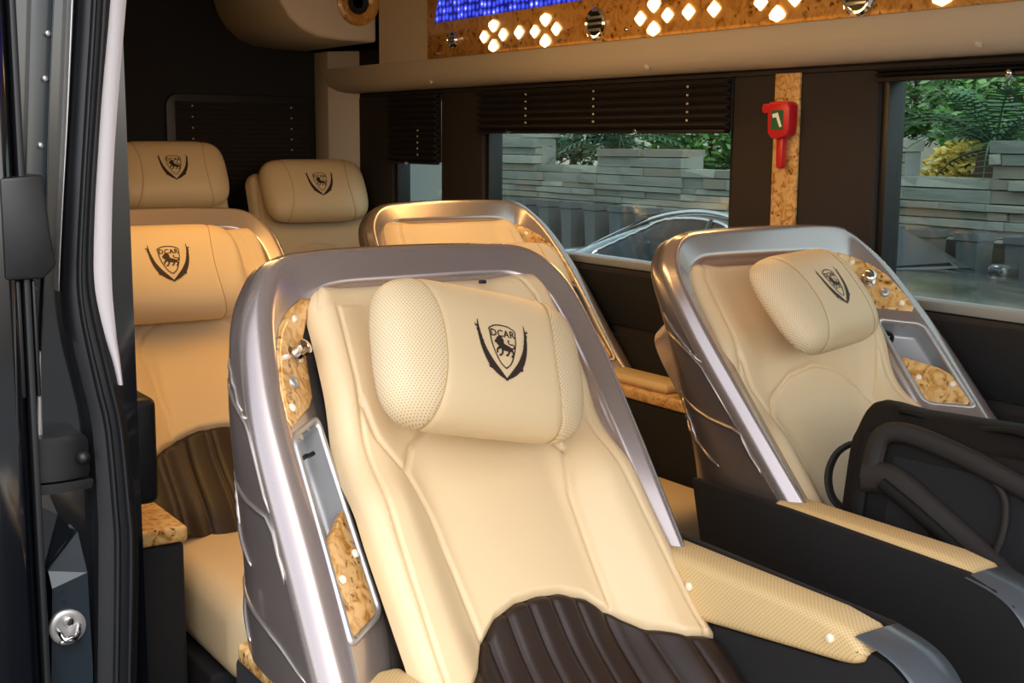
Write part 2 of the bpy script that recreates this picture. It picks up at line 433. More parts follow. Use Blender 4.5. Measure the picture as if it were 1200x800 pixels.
def headrest(parent, M, perf=True, sc=1.0):
    M = M @ Matrix.Scale(sc, 4)
    h = link('headrest', HRM['pillow'], CREAM, parent); h.matrix_local = M
    for k in ('end_l', 'end_r'):
        link('end_panel', HRM[k] if perf else HRM[k].copy(), (PERF if k == 'end_l' else PERFR) if perf else CREAM, h)
    for s in (-1, 1): link('seam', HRM['seam%d' % s], SEAM, h)
    e = link('emblem', HRM['emblem'], EMB, h, smooth=False); e['label'] = 'embroidered shield with lion and letters between two feathers'
    return h

# ------------------------------------------------------------------ generic quilted backrest on a sloped frame
def backrest(parent, F, cx, hw, t0, tend, rec, res, rtop=.012, wide=0.0, aw=1.0, pp=.041, lumbar=True, cmat=CREAM, bol=.045, stitches=False):
    SP = [(0, .612), (.04, .615), (.08, .630), (.115, .662), (.15, .706), (.19, .738), (.25, .756)]
    ARCH = [(.118, .66), (.122, .56), (.128, .46), (.148, .385), (.125, .34), (.07, .305), (0, .292)]
    WING = [(.148, .385), (.185, .325), (.205, .26)]
    OUT = [(.185, t0+.012), (.203, t0+.06), (.207, .24), (.212, .45), (.222, .75)]
    ts = (lambda r: pw(SP, r/aw)) if lumbar else (lambda r: tend)
    R = .055
    def hwt(t, s=1):
        d = t-t0; h_ = hw-(wide*(1-sstep(.03, .52, t)) if s < 0 else 0)
        return h_ if d >= R else h_-(R-math.sqrt(max(0, R*R-(R-d)**2)))*.9
    def nf(x, t, lum):
        k_ = hwt(t, 1)/hwt(t, -1) if x < 0 and t-t0 > R else 1.0
        r = abs(x); d = min(hwt(t, x)-r, t-t0); r *= k_
        n = -rec+bol*sstep(.10, .19, r)*sstep(.30, .46, t)+.010*sstep(.13, .2, r)+.010*max(0, 1-(r/.12)**2)*sstep(.33, .42, t)
        n += .028*sstep(.68, .86, t)+(rec-rtop)*(1-sstep(.22, .40, t))
        if d < .035: n -= .040*(1-math.sqrt(max(0, 1-(1-max(0, d)/.035)**2)))
        g = .0055*math.exp(-(segdist(r, t, OUT)/.0028)**2)
        if not lum:
            g += .008*math.exp(-(segdist(r, t, ARCH)/.0042)**2)
            if t < .42: g += .006*math.exp(-(segdist(r, t, WING)/.0042)**2)
        return n-g
    rows = max(20, int((ts(0)-t0)/res)); cols = max(20, int(2*hw/res))
    def fb(u, v):
        s = 2*v-1; x = s*hw; t = lerp(t0, ts(abs(x)), u); x = s*hwt(t, s); t = lerp(t0, ts(abs(x)), u)
        e = (1-u)*(ts(abs(x))-t0)
        n = nf(x, t, False)-(.012*max(0, 1-e/.012)**2 if lumbar else 0)
        return F(cx+x, t, n)
    b = grid('backrest', rows, cols, fb, cmat, parent)
    if lumbar:
        def fl(u, v):
            s = 2*v-1; x = s*hw; t = lerp(ts(abs(x)), tend, u)
            n = nf(x, t, True)-.012*max(0, 1-(t-ts(abs(x)))/.014)**2
            fan = 1+.25*(t-.61)
            q = abs(((x/fan)/pp+.5) % 1-.5)*2          # 0 on the channel's middle, 1 on its seam
            n += .007*(1-q**4) - .005
            return F(cx+x, t, n)
        grid('lumbar_panel', max(16, int((tend-.6)/res)), cols*2, fl, DARKL, parent)
    if stitches:
        V = []; Fc = []
        def dash(poly, off):
            P = crom(poly, 140)
            acc = 0; last = P[0]
            for i in range(1, len(P)-1):
                L = math.hypot(P[i][0]-P[i-1][0], P[i][1]-P[i-1][1]); acc += L
                if acc < .0088: continue
                acc = 0
                dx, dy = P[i+1][0]-P[i-1][0], P[i+1][1]-P[i-1][1]; l = math.hypot(dx, dy); dx /= l; dy /= l
                for s in (-1, 1):
                    c0 = (P[i][0]-dy*off, P[i][1]+dx*off)
                    if c0[1] > ts(abs(c0[0]))-.004: continue
                    q = []
                    for (a, b_) in ((-.0028, -.0007), (.0028, -.0007), (.0028, .0007), (-.0028, .0007)):
                        x = c0[0]+dx*a-dy*b_; t = c0[1]+dy*a+dx*b_
                        xs_ = s*x*(hwt(t, -1)/hwt(t, 1) if s < 0 else 1); q.append(F(cx+xs_, t, nf(xs_, t, False)+.0009))
                    o = len(V); V.extend(q); Fc.append((o, o+1, o+2, o+3))
        dash(OUT, .0065); dash(OUT, -.0065); dash(ARCH[:5], .0065)
        st = mesh('stitching', V, Fc, STITCH, parent, False)
        st['kind'] = 'stuff'
    return nf

# ------------------------------------------------------------------ hooded recliner
D_, DH_ = .40, .45
LL = math.hypot(D_, DH_); GY, GZ = -D_/LL, -DH_/LL; NY, NZ = -DH_/LL, D_/LL
RIDGES = [[(-.06, 1.078), (-.088, 1.065), (-.117, 1.056)], [(-.049, 1.008), (-.087, .973), (-.129, .94)],
          [(-.055, .978), (-.124, .939), (-.178, .908), (-.231, .85), (-.262, .807)], [(-.124, .939), (-.178, .919), (-.212, .899)],
          [(-.078, .854), (-.173, .822), (-.254, .808), (-.288, .78), (-.314, .734)], [(-.078, .847), (-.112, .805), (-.132, .766)],
          [(-.085, .806), (-.141, .762), (-.203, .73)]]
RIDGES_LOW = [[(-.09, .70), (-.186, .675), (-.30, .655), (-.40, .625)], [(-.09, .69), (-.15, .645), (-.20, .615)]]

def recliner(name, ox, oy, mir, label, rec=.045, wz=.60, res=.004, hr=(.015, .27, .055, 0, 0, 0), tray=(.25, .53), fs=1.0, lin=-.212, rtop=.012, aw=1.0, hsc=1.0,  detail=True, narrow_t=.605, cush_off=0.0):
    root = tag(empty(name, (ox, oy, 0)), label, 'seat', 'hooded recliner seats')
    F = lambda x, t, n: Vector((mir*x, t*GY+n*NY, 1.15+t*GZ+n*NZ))
    tw = (1.15-wz)/-GZ-.022
    # outer x, outer t, inner x, inner t, drop of inner edge, ridge inset
    ST = [(-.368, tw, -.250, tw, .062, .046), (-.362, lerp(.40, tw, .66), -.220, lerp(.40, tw, .66), .062, .048), (-.355, .40+(tw-.4)*.3, -.218, .40+(tw-.4)*.3, .062, .048),
          (-.345, .30, -.216, .30, .060, .045), (-.330, .19, -.212, .20, .056, .043), (-.309, .10, -.205, .125, .046, .040),
          (-.279, .035, -.192, .08, .034, .035), (-.238, -.013, -.165, .055, .022, .030), (-.16, -.030, -.12, .042, .016, .026),
          (0, -.035, 0, .040, .016, .024), (.16, -.031, .15, .040, .016, .024), (.247, -.019, .212, .046, .016, .024),
          (.295, .022, .252, .074, .016, .024), (.320, .085, .268, .125, .016, .024), (.328, .21, .272, .23, .016, .024), (.320, .40, .270, .41, .016, .024), (.306, narrow_t, .262, narrow_t, .016, .024)]
    NS = 121
    S = crom(ST, NS)
    def sect(s):
        xo, to, xi, ti, dl, ins = s
        dx, dt = xi-xo, ti-to; L = math.hypot(dx, dt); ux, ut = dx/L, dt/L
        at = lambda a, n: F(xo+ux*a, to+ut*a, n)
        pts = [at(0, -.036), at(0, -.026), at(.005, -.014), at(.016, -.005), at(.028 if ins > .03 else .018, 0)]
        for k in range(9):
            q = k/8; pts.append(at(lerp(ins, L-.004, q), -dl*q*(1.0)-.0005))
        pts += [at(L, -dl-.006), at(L+.004, -dl-.014), at(L+.030, -dl-.024), at(L+.032, -.22)]
        return pts
    rows = [sect(s) for s in S]; nc = len(rows[0])
    # position on the wide arm's tilted panel: q 0 at the ridge, 1 at the inner edge; h = height above it
    ARM = S[:int(NS*.5)]
    def panel(q, t, h=0.0):
        lo, hi = 0, len(ARM)-1
        f = lambda s: lerp(s[1], s[3], q)
        for i in range(len(ARM)-1):
            if f(ARM[i]) >= t >= f(ARM[i+1]): break
        a, b = ARM[i], ARM[i+1]; u = (f(a)-t)/((f(a)-f(b)) or 1); s = tuple(lerp(a[k], b[k], u) for k in range(6))
        L = abs(s[2]-s[0]); x = s[0]+lerp(s[5], L-.004, q)
        return F(x+h*.45, t, -s[4]*q+h*.9)
    SH = .062
    T0, T1 = tray
    def skip(i, j):
        if 5 <= j < 13 and i < len(ARM)-1:
            q = (j-5+.5)/8; t = lerp(lerp(S[i][1], S[i][3], q), lerp(S[i+1][1], S[i+1][3], q), .5); tau = t-SH*(1-q)
            return T0+.012 < tau < T1-.012 and .12 < q < .93
        return False
    rim = grid('hood_rim', NS, nc, lambda u, v: rows[int(round(u*(NS-1)))][int(round(v*(nc-1)))], HOOD, root, skip=skip)
    for e in (0, NS-1):          # close the two tips
        r = rows[e]; mesh('tip_cap', r, [tuple(range(nc))], HOOD, root, False)
    # outer shell behind the rim
    def ybk(z): return pw([(.55, -.10), (.7, -.085), (.9, -.045), (1.02, -.01), (1.10, .04), (1.18, .075)], z)
    def shell_pt(s, k):
        p = sect(s)[0]; yb = max(ybk(p.z), p.y+.012); u = k
        y = lerp(p.y, yb, 1-(1-u)**1.0); sx = 1+.018*math.sin(math.pi*min(1, u*1.0))-.13*u**5
        return Vector((p.x*sx, y, p.z-.03*u**4*sstep(.95, 1.1, p.z)))
    NK = 13
    sv = [shell_pt(S[i], k/(NK-1)) for i in range(NS) for k in range(NK)]
    sf = [(i*NK+k, i*NK+k+1, (i+1)*NK+k+1, (i+1)*NK+k) for i in range(NS-1) for k in range(NK-1)]
    mesh('outer_shell', sv, sf, SHELL, root)
    half = NS//2; bv = [sv[i*NK+NK-1] for i in range(NS)]
    bf = []
    for i in range(half): bf.append((i, i+1, NS-2-i, NS-1-i)) if i+1 < NS-2-i else None
    mesh('back_panel', bv, bf, SHELL, root)
    # raised ridges on the sides
    def side_x(y, z, wide):
        tz = (1.15-z)/-GZ
        arm = S[:NS//2] if wide else S[NS//2:]
        best = min(arm, key=lambda s: abs(sect(s)[0].z-z)); p = sect(best)[0]; yb = max(ybk(p.z), p.y+.012)
        u = max(0, min(1, (y-p.y)/(yb-p.y)))
        return p.x*(1+.018*math.sin(math.pi*u)-.13*u**5), max(p.y+.002, min(yb-.006, y))
    for wide in (True, False):
        for rl in RIDGES+(RIDGES_LOW if wide and wz < .65 else []):
            P = crom(rl, 12); path = []
            for y, z in P:
                x, yc = side_x(y, z, wide)
                if abs(yc-y) < .012: path.append(Vector((x, yc, z)))
            if len(path) > 3: tube('ridge', path, lambda s: .0046*(math.sin(math.pi*min(1, max(0, s*.92+.04)))**.5), RIDGE, root, n=6)
    # burl inlay with its knobs
    B = [(.97, .062), (.78, .062), (.52, .085), (.28, .118), (.12, .165), (.05, .235), (.05, .285), (.14, .297), (.40, .275), (.75, .248), (.93, .225), (.98, .19), (.985, .12)]
    B = [(q, .01+(t-.01)*fs) for q, t in B]
    def slab(nm, poly, h0, h1, m, sheared=False):
        Pf = (lambda q, t, h: panel(q, t+SH*(1-q), h)) if sheared else panel
        C = [(sum(p[0] for p in poly)/len(poly), sum(p[1] for p in poly)/len(poly))]
        rings = [[Pf(q, t, h0) for q, t in poly], [Pf(lerp(q, C[0][0], .0), lerp(t, C[0][1], .0), h1-.001) for q, t in poly]]
        for k in (.05, .3, .6, .85): rings.append([Pf(lerp(q, C[0][0], k), lerp(t, C[0][1], k), h1) for q, t in poly])
        V = [p for r in rings for p in r]+[Pf(C[0][0], C[0][1], h1)]; n = len(poly); Fc = []
        for a in range(len(rings)-1):
            for k in range(n): Fc.append((a*n+k, a*n+(k+1) % n, (a+1)*n+(k+1) % n, (a+1)*n+k))
        for k in range(n): Fc.append(((len(rings)-1)*n+k, (len(rings)-1)*n+(k+1) % n, len(V)-1))
        return mesh(nm, V, Fc, m, root)
    bi = slab('burl_inlay', [(lerp(q, .5, -.05), t) for q, t in B], 0, .003, BURL)
    def knob(nm, q, t, r, hgt, m, sheared=False, par=None, prof=None):
        Pf = (lambda q, t, h: panel(q, t+SH*(1-q), h)) if sheared else panel
        p = Pf(q, t, .003); z = (Pf(q, t, .02)-Pf(q, t, 0)).normalized(); a = z.orthogonal().normalized(); b = z.cross(a)
        M = Matrix(((a.x, b.x, z.x, p.x), (a.y, b.y, z.y, p.y), (a.z, b.z, z.z, p.z), (0, 0, 0, 1)))
        prof = prof or [(r, -.004), (r, hgt*.5), (r*.8, hgt*.85), (r*.35, hgt)]
        return lathe(nm, prof, m, par or bi, M, 16)
    tt = lambda t: .01+(t-.01)*fs
    knob('cap', .72, tt(.095), .0065, .004, CAPW); knob('cap', .22, tt(.262), .0065, .004, CAPW)
    knob('reading_light', .62, tt(.160), .015, .02, CHROME, prof=[(.016, -.002), (.016, .004), (.011, .006), (.009, .016), (.0125, .018), (.0125, .027), (.008, .030)])
    knob('switch', .42, tt(.213), .0105, .006, SILVER)
    # storage pocket: frame, recess, burl flap, socket
    PW = .112
    def ring(i_, h): return [panel(a/PW, b+SH*(1-a/PW), h) for a, b in rrect(.004+i_, PW-.001-i_, T0+i_, T1-i_, max(.004, .022-i_))]
    def loft(nm, rings, m, cap=False, par=root):
        V = [p for r in rings for p in r]; n = len(rings[0]); Fc = []
        for a in range(len(rings)-1):
            for k in range(n): Fc.append((a*n+k, a*n+(k+1) % n, (a+1)*n+(k+1) % n, (a+1)*n+k))
        if cap: Fc.append(tuple((len(rings)-1)*n+k for k in range(n)))
        return mesh(nm, V, Fc, m, par)
    loft('pocket_frame', [ring(0, -.003), ring(.0015, .004), ring(.005, .006), ring(.010, .004), ring(.012, -.004)], SILVER)
    pk = loft('pocket', [ring(.012, -.002), ring(.014, -.03), ring(.018, -.040), ring(.024, -.042)], SILVERIN, True)
    tm = lerp(T0, T1, .52)
    slab('burl_flap', [(q/PW, t) for q, t in [(.018, tm+.02), (.034, tm+.004), (.092, tm-.016), (.099, tm-.012), (.099, T1-.02), (.092, T1-.012), (.024, T1-.013), (.015, T1-.022)]], -.012, .0015, BURL, True)
    knob('cap', .78, lerp(tm, T1, .33), .0062, .003, CAPW, True, root); knob('cap', .25, lerp(tm, T1, .42), .0062, .003, CAPW, True, root)
    if detail:
        z0 = .033
        sq, st_ = (.30, T0+.045) if mir > 0 else (.80, T0+.035)
        p0 = panel(sq, st_+SH*(1-sq), -.038)
        zz = (panel(sq, st_+SH*(1-sq), .0)-p0).normalized(); a = zz.orthogonal().normalized(); b = zz.cross(a)
        M = Matrix(((a.x, b.x, zz.x, p0.x), (a.y, b.y, zz.y, p0.y), (a.z, b.z, zz.z, p0.z), (0, 0, 0, 1)))
        so = lathe('power_socket', [(.017, -.003), (.017, .012), (.013, .016), (.010, .014), (.009, .006)], BLKPL, root, M, 18)
        for k in (-1, 0, 1):
            c = p0+zz*.0155+Vector((0, k*.006, 0)); box('contact', c-Vector((.0014,)*3), c+Vector((.0014,)*3), SILVER, so)
        if mir > 0:
            e1 = panel(sq+.28, st_+SH*(1-sq)-.012, -.012); tube('cable', [p0+zz*.014, p0+zz*.022+(e1-p0)*.4, e1, e1+(e1-p0)*.25], .0035, BLKPL, root, 6)
    # cushions
    cx = .02+cush_off
    backrest(root, F, cx, .252, .036, .90, rec, res, rtop, .040, aw, .041 if aw == 1 else .062, stitches=detail)
    x, t, n, tilt, yw, rl = hr
    fr = Matrix(((1, 0, 0), (0, -GY, NY), (0, -GZ, NZ))).to_4x4()
    M = Matrix.Translation(F(x, t, n)) @ fr @ Matrix.Rotation(math.radians(rl), 4, 'Z') @ Matrix.Rotation(math.radians(yw), 4, 'Y') @ Matrix.Rotation(math.radians(tilt), 4, 'X')
    headrest(root, M, detail, hsc)
    b_ = lambda nm, lo, hi, m, bev, seg=3: box(nm, (min(mir*lo[0], mir*hi[0]), lo[1], lo[2]), (max(mir*lo[0], mir*hi[0]), hi[1], hi[2]), m, root, bev, seg)
    b_('seat_cushion', (-.20, -1.03, .30), (.248, -.50, .475), CREAM, .05, 6)
    b_('seat_base', (-.21, -.92, .0), (.25, -.13, .30), BLKFAB, .01)
    # aisle side: fairing, arm pad, end cap
    Fa = lambda poly, x0, x1, nm, m, bev=0, seg=2: prism(nm, poly if mir > 0 else poly, mir*x0, mir*x1, 'x', m, root, bev, None, seg)
    Fa([(-.15, .70), (-.41, .70), (-.78, .694), (-.835, .683), (-.868, .669), (-.893, .646), (-.912, .612), (-.925, .56), (-.93, .48), (-.93, .01), (-.24, .01), (-.20, .5)], .322, .338, 'fairing', BLKFAB, .004)
    Fa([(-.36, .60), (-.45, .604), (-.75, .640), (-.80, .672), (-.835, .668), (-.86, .655), (-.882, .634), (-.898, .605), (-.910, .56), (-.914, .48), (-.914, .01), (-.30, .01)], .262, .320, 'side_bolster', BLKFAB, .006)
    pad = Fa([(-.35, .702), (-.72, .702), (-.775, .695), (-.800, .682), (-.804, .665), (-.79, .650), (-.76, .644), (-.45, .606), (-.36, .598)], .250, .321, 'arm_pad', PERFARM, .014, 4)
    for y, z in ((-.455, .660), (-.745, .675)):
        M = Matrix.Translation((mir*.250, y, z)) @ Matrix.Rotation(-mir*math.pi/2, 4, 'Y')
        lathe('cap', [(.0065, -.003), (.0065, .003), (.004, .005)], CAPW, pad, M, 14)
    EC = [(-.785, .690), (-.835, .681), (-.868, .667), (-.893, .644), (-.912, .61), (-.925, .56), (-.93, .48), (-.93, .30)]
    V = []
    P = crom(EC, 20)
    for y, z in P:
        for xx, o in ((.252, 0), (.256, .006), (.30, .008), (.332, .006), (.340, -.004)):
            V.append(Vector((mir*xx, y-o*.7, z+o*.7)))
    mesh('arm_end_cap', V, [(i*5+k, i*5+k+1, (i+1)*5+k+1, (i+1)*5+k) for i in range(19) for k in range(4)], ENDCAP, root)
    # window or door side: burl ledge with pad over a console
    b_('burl_ledge', (-.368, -.93, wz-.034), (lin, -.15, wz-.002), BURL, .008)
    b_('ledge_pad', (-.335, -.70, wz-.003), (lin-.02, -.40, wz+.022), PERFARM, .013)
    b_('console', (-.362, -.92, .0), (lin-.004, -.12, wz-.035), BLKFAB, .012)
    return root

main = recliner('recliner_seat', 1.02, 1.90, 1, 'cream recliner with mauve hood, perforated headrest pillow and cream aisle armrest beside the open door',
                rec=.045, res=.0035, hr=(.004, .268, .072, 13, 11, -7), lin=-.205, wz=.60, tray=(.25, .585))
box('fastening_tab', *[tuple(c) for c in (Vector((.118, -.052, 1.098)), Vector((.130, -.045, 1.104)))], BLKPL, main, .001)
right = recliner('recliner_seat', 1.94, 1.977, -1, 'cream recliner in mauve hood holding the black backpack, by the emergency hammer pillar',
                 rec=.10, rtop=.03, wz=.64, res=.0035, hsc=.91, hr=(.035, .200, .035, 4, 13, 13), tray=(.195, .42), fs=.74, cush_off=.0)
midr = recliner('recliner_seat', 1.94, 3.287, -1, 'mauve hooded recliner against the window wall, mostly hidden behind the recliner with the perforated pillow',
                rec=.06, wz=.675, res=.006, hr=(-.06, .29, .01, 0, 0, 0), detail=False)
left = recliner('recliner_seat', 1.02, 3.24, 1, 'amber lit cream recliner with dark pleated lumbar panel, behind the door pillar',
                rec=.04, wz=.615, lin=-.248, hsc=1.05, aw=1.3, res=.005, hr=(-.035, .216, .035, 10, 0, 0), detail=False)
# ------------------------------------------------------------------ rear bench seats (no hood)
def rear_seat(ox, zt, label, hrz=0.0, y=4.62):
    root = tag(empty('bench_seat', (ox, y, 0)), label, 'seat', 'rear row seats')
    a = math.radians(20); gy, gz = -math.sin(a), -math.cos(a); ny, nz = -math.cos(a), math.sin(a)
    F = lambda x, t, n: Vector((x, t*gy+n*ny, zt+t*gz+n*nz))
    backrest(root, F, 0, .235, 0, .80, .02, .006, lumbar=False, bol=.04)
    V = [F(sx*.23, t, n) for sx in (-1, 1) for t in (.02, .8) for n in (-.05, -.16)]
    mesh('seat_back_shell', V, [(0, 1, 3, 2), (4, 6, 7, 5), (0, 4, 5, 1), (2, 3, 7, 6), (1, 5, 7, 3)], BLKFAB, root, False)
    fr = Matrix(((1, 0, 0), (0, -gy, ny), (0, -gz, nz))).to_4x4()
    headrest(root, Matrix.Translation(F(0, .10+hrz, .05)) @ fr @ Matrix.Rotation(math.radians(-8), 4, 'X') @ Matrix.Diagonal((1.1, 1.05, 1.1, 1)), False)
    box('seat_cushion', (-.235, -.80, .28), (.235, -.22, .46), CREAM, root, .05, 5)
    box('seat_base', (-.22, -.74, 0), (.22, -.05, .279), BLKFAB, root, .01)
    return root
rear_seat(1.49, 1.285, 'cream rear row seat whose headrest rises behind the amber lit recliner')
rear_seat(2.05, 1.22, 'cream rear row seat in the corner by the beige post')
rear_seat(.96, 1.285, 'cream rear row seat beside the near wall, hidden behind the door pillar')

# ------------------------------------------------------------------ overhead console above the windows
oc = tag(empty('overhead_console', (2.2, 3.92, 1.52)), 'beige overhead console with burl fascia, diamond lamps and blue light panel above the windows', 'console')
OX, OY, OZ = 2.2, 3.92, 1.52
def ocp(x, y, z): return Vector((x-OX, y-OY, z-OZ))
SOF = [(2.329, 1.522), (2.322, 1.519), (2.29, 1.520), (2.262, 1.528), (2.236, 1.548), (2.222, 1.575), (2.213, 1.600), (2.205, 1.612)]
def strip(nm, prof, y0, y1, m, par, smooth=True, n=2):
    V = [ocp(x, lerp(y0, y1, k/(n-1)), z) for k in range(n) for x, z in prof]; c = len(prof)
    return mesh(nm, V, [(k*c+i, k*c+i+1, (k+1)*c+i+1, (k+1)*c+i) for k in range(n-1) for i in range(c-1)], m, par, smooth)
strip('soffit', SOF, -.55, 4.80, BEIGE, oc, n=12)
V = [ocp(2.205, 3.925, 1.612), ocp(2.205, 4.29, 1.612), ocp(2.205, 4.29, 1.999), ocp(2.205, 3.925, 1.999)]
mesh('end_fascia', V, [(0, 1, 2, 3)], BEIGE, oc, False)
bf = box('burl_fascia', ocp(2.198, -.55, 1.610), ocp(2.212, 3.922, 1.999), BURLF, oc, .004)
# blue light panel, its slot runs along the upper part of the fascia
led = prism('light_panel', [(y-OY, z-OZ) for y, z in [(3.868, 1.726), (3.845, 1.795), (3.80, 1.83), (.2, 1.83), (.2, 1.748)]], 2.1975-OX, 2.1965-OX, 'x', LED, oc)
led['label'] = 'blue glowing light panel'
def lamp(y, z, r, poly):
    P = [(y-OY+a*r*1.55, z-OZ+b*r) for a, b in poly]
    return prism('lamp_lens', P, 2.199-OX, 2.1945-OX, 'x', LAMP, oc)
DIA = [(0, 1), (.62, .25), (.75, 0), (.62, -.25), (0, -1), (-.62, -.25), (-.75, 0), (-.62, .25)]
PET = lambda a: [(math.cos(a)*p-math.sin(a)*q, math.sin(a)*p+math.cos(a)*q) for p, q in [(0, 1), (.75, .55), (.85, .1), (.45, -.55), (0, -1), (-.45, -.55), (-.85, .1), (-.75, .55)]]
def cluster(y, z):
    for k, a in enumerate((0, 90, 180, 270)):
        r = math.radians(a); lamp(y-math.sin(r)*.056, z+math.cos(r)*.030, .019, PET(r) if k % 2 == 0 else DIA)
def vent(y, z, r, lab):
    M = Matrix.Translation(ocp(2.1975, y, z)) @ Matrix.Rotation(-math.pi/2, 4, 'Y')
    o = lathe('air_vent', [(r, -.004), (r, .006), (r*.86, .011), (r*.74, .008), (r*.70, -.002)], CHROME, oc, M, 26)
    for dz in (-.36, 0, .36):
        box('vent_louvre', ocp(2.187, y-r*.62, z+dz*r-.0035), ocp(2.196, y+r*.62, z+dz*r+.0035), SILVER, o, .001)
    lathe('vent_core', [(r*.72, .0), (r*.72, .003)], BLKPL, o, M, 20)
cluster(3.496, 1.662); cluster(3.208, 1.660); cluster(2.705, 1.661); cluster(2.25, 1.665); cluster(1.78, 1.663)
for y in (3.35, 2.566, 2.47, 1.94): lamp(y, 1.663, .020, DIA)
vent(3.744, 1.664, .030, ''); vent(2.956, 1.661, .046, ''); vent(2.002, 1.655, .046, '')
for y, z in ((3.335, 1.632), (2.82, 1.636), (3.86, 1.625)):
    lathe('screw_cap', [(.007, 0), (.007, .004), (.004, .006)], CHROME, oc, Matrix.Translation(ocp(2.198, y, z)) @ Matrix.Rotation(-math.pi/2, 4, 'Y'), 12)
for y in (2.788, 1.723, 3.98):
    lathe('screw_cap', [(.009, -.004), (.009, .004), (.005, .007)], BEIGE, oc, Matrix.Translation(ocp(2.246, y, 1.538)) @ Matrix.Rotation(-math.pi*.72, 4, 'Y'), 12)
# rear overhead duct with loudspeaker
dp = tag(empty('overhead_duct', (2.0, 4.30, 1.69)), 'rounded beige overhead duct with burl loudspeaker ring above the rear corner seat', 'duct')
prof = [(.200, -.002), (.06, .0), (-.03, .008), (-.09, .030), (-.14, .070), (-.175, .125), (-.195, .19), (-.20, .309), (.200, .309)]
prism('duct_body', prof, .0, .62, 'y', BEIGE, dp, .012, None, 3)
M = Matrix.Translation((.125, -.001, .135)) @ Matrix.Rotation(math.pi/2, 4, 'X')
sp = lathe('speaker_ring', [(.082, -.004), (.082, .006), (.074, .012), (.046, .010), (.040, .002)], BURLF, dp, M, 36)
lathe('speaker_cone', [(.043, .0), (.043, .004), (.02, .002)], BLKPL, sp, M, 24)

# warm light of the lamps in the overhead console, and its twin along the near side of the roof
def area(name, loc, rot, sx, sy, e, col=(1, .57, .17)):
    d = bpy.data.lights.new(name, 'AREA'); d.shape = 'RECTANGLE'; d.size = sx; d.size_y = sy; d.energy = e; d.color = col
    o = bpy.data.objects.new(name, d); COL.objects.link(o); o.location = loc; o.rotation_euler = rot; return o
area('console_lamps', (2.17, 2.7, 1.66), (0, math.radians(55), 0), .08, 1.6, 6.5)
oc2 = tag(empty('overhead_console', (.75, 3.9, 1.6)), 'beige overhead console with lamp strip along the near wall above the door pillar', 'console')
prism('console_body', [(-.13, 0), (.0, .02), (.07, .07), (.075, .399), (-.13, .399)], -1.7, 1.0, 'y', BEIGE, oc2, .01)
for k in range(4):
    prism('lamp_lens', [(.045+.0, .0), (.06, .0), (.06, .0)] if False else rrect(.062, .078, .12, .15, .004), -1.5+k*.42, -1.42+k*.42, 'y', LAMP, oc2)
area('near_console_lamps', (.87, 2.65, 1.72), (0, math.radians(-50), 0), .08, .8, 8)

# ------------------------------------------------------------------ pillar strip, hammer, blinds
st = struct(box('trim_3', (XW-.013, 2.287, .985), (XW-.005, 2.372, 1.506), BURL, bev=.002))
HS = .74
hm = tag(empty('emergency_hammer', (XW-.014, 2.338, 1.27)), 'red emergency hammer in its holder on the burl strip between the windows', 'hammer')
hb = prism('holder', [(-.05, .09), (-.042, .066), (.0, .055), (.03, .058), (.046, .075), (.05, .16), (.042, .178), (-.036, .178), (-.05, .165)], 0, -.045, 'x', RED, hm, .007, None, 3)
prism('hammer_head', [(.04, .142), (.075, .140), (.085, .152), (.08, .172), (.04, .172)], -.012, -.036, 'x', RED, hm, .004)
prism('handle', [(-.014, -.035), (-.008, -.042), (.008, -.042), (.014, -.035), (.016, .06), (-.016, .06)], -.010, -.032, 'x', RED, hm, .005)
stk = box('sticker', (-.0462, -.028, .086), (-.0452, .028, .150), GREEN, hb)
prism('printed_hammer', [(.018, .125), (.022, .137), (-.004, .142), (-.018, .110), (-.024, .096), (-.014, .094), (.003, .127)], -.0464, -.0470, 'x', WHITE, stk)
hm.scale = (HS, HS, HS); hm.location = (XW-.014, 2.325, 1.305)
def blind(y0, y1, z0, z1, n, label, cords, clasp=None):
    o = tag(empty('pleated_blind', (XW-.006, (y0+y1)/2, z0)), label, 'blind', 'pleated window blinds')
    h = (z1-z0)/n; hw_ = (y1-y0)/2
    for k in range(n):
        z = k*h
        prism('pleat', [(-.006, z), (-.030, z+h*.5), (-.006, z+h*.97), (.0, z+h*.9), (-.018, z+h*.5), (0, z+h*.1)], -hw_, hw_, 'y', BLIND, o)
    box('backing_sheet', (.001, -hw_-.004, -.004), (.005, hw_+.004, z1-z0), BLIND, o)
    box('bottom_rail', (-.024, -hw_, -.012), (.0, hw_, -.001), BLKPL, o, .003)
    for c in cords:
        for k in range(5): box('cord_bead', (-.036, c-.002, .02+k*.022), (-.032, c+.002, .0255+k*.022), MATS['bead'], o)
    for c in clasp or ():
        lathe('rail_button', [(.008, 0), (.008, .006), (.004, .008)], CHROME, o, Matrix.Translation((-.024, c, -.006)) @ Matrix.Rotation(-math.pi/2, 4, 'Y'), 10)
blind(2.535, 3.765, 1.372, 1.502, 6, 'dark pleated blind folded up over the long middle window', (-.48, -.06, .30), (-.25, .42))
blind(4.055, 4.425, 1.262, 1.502, 11, 'dark pleated blind half lowered over the small rear side window', (-.08,), (.02,))
blind(.86, 2.04, 1.486, 1.503, 2, 'dark pleated blind rolled up tight above the front side window', (), (.235,))

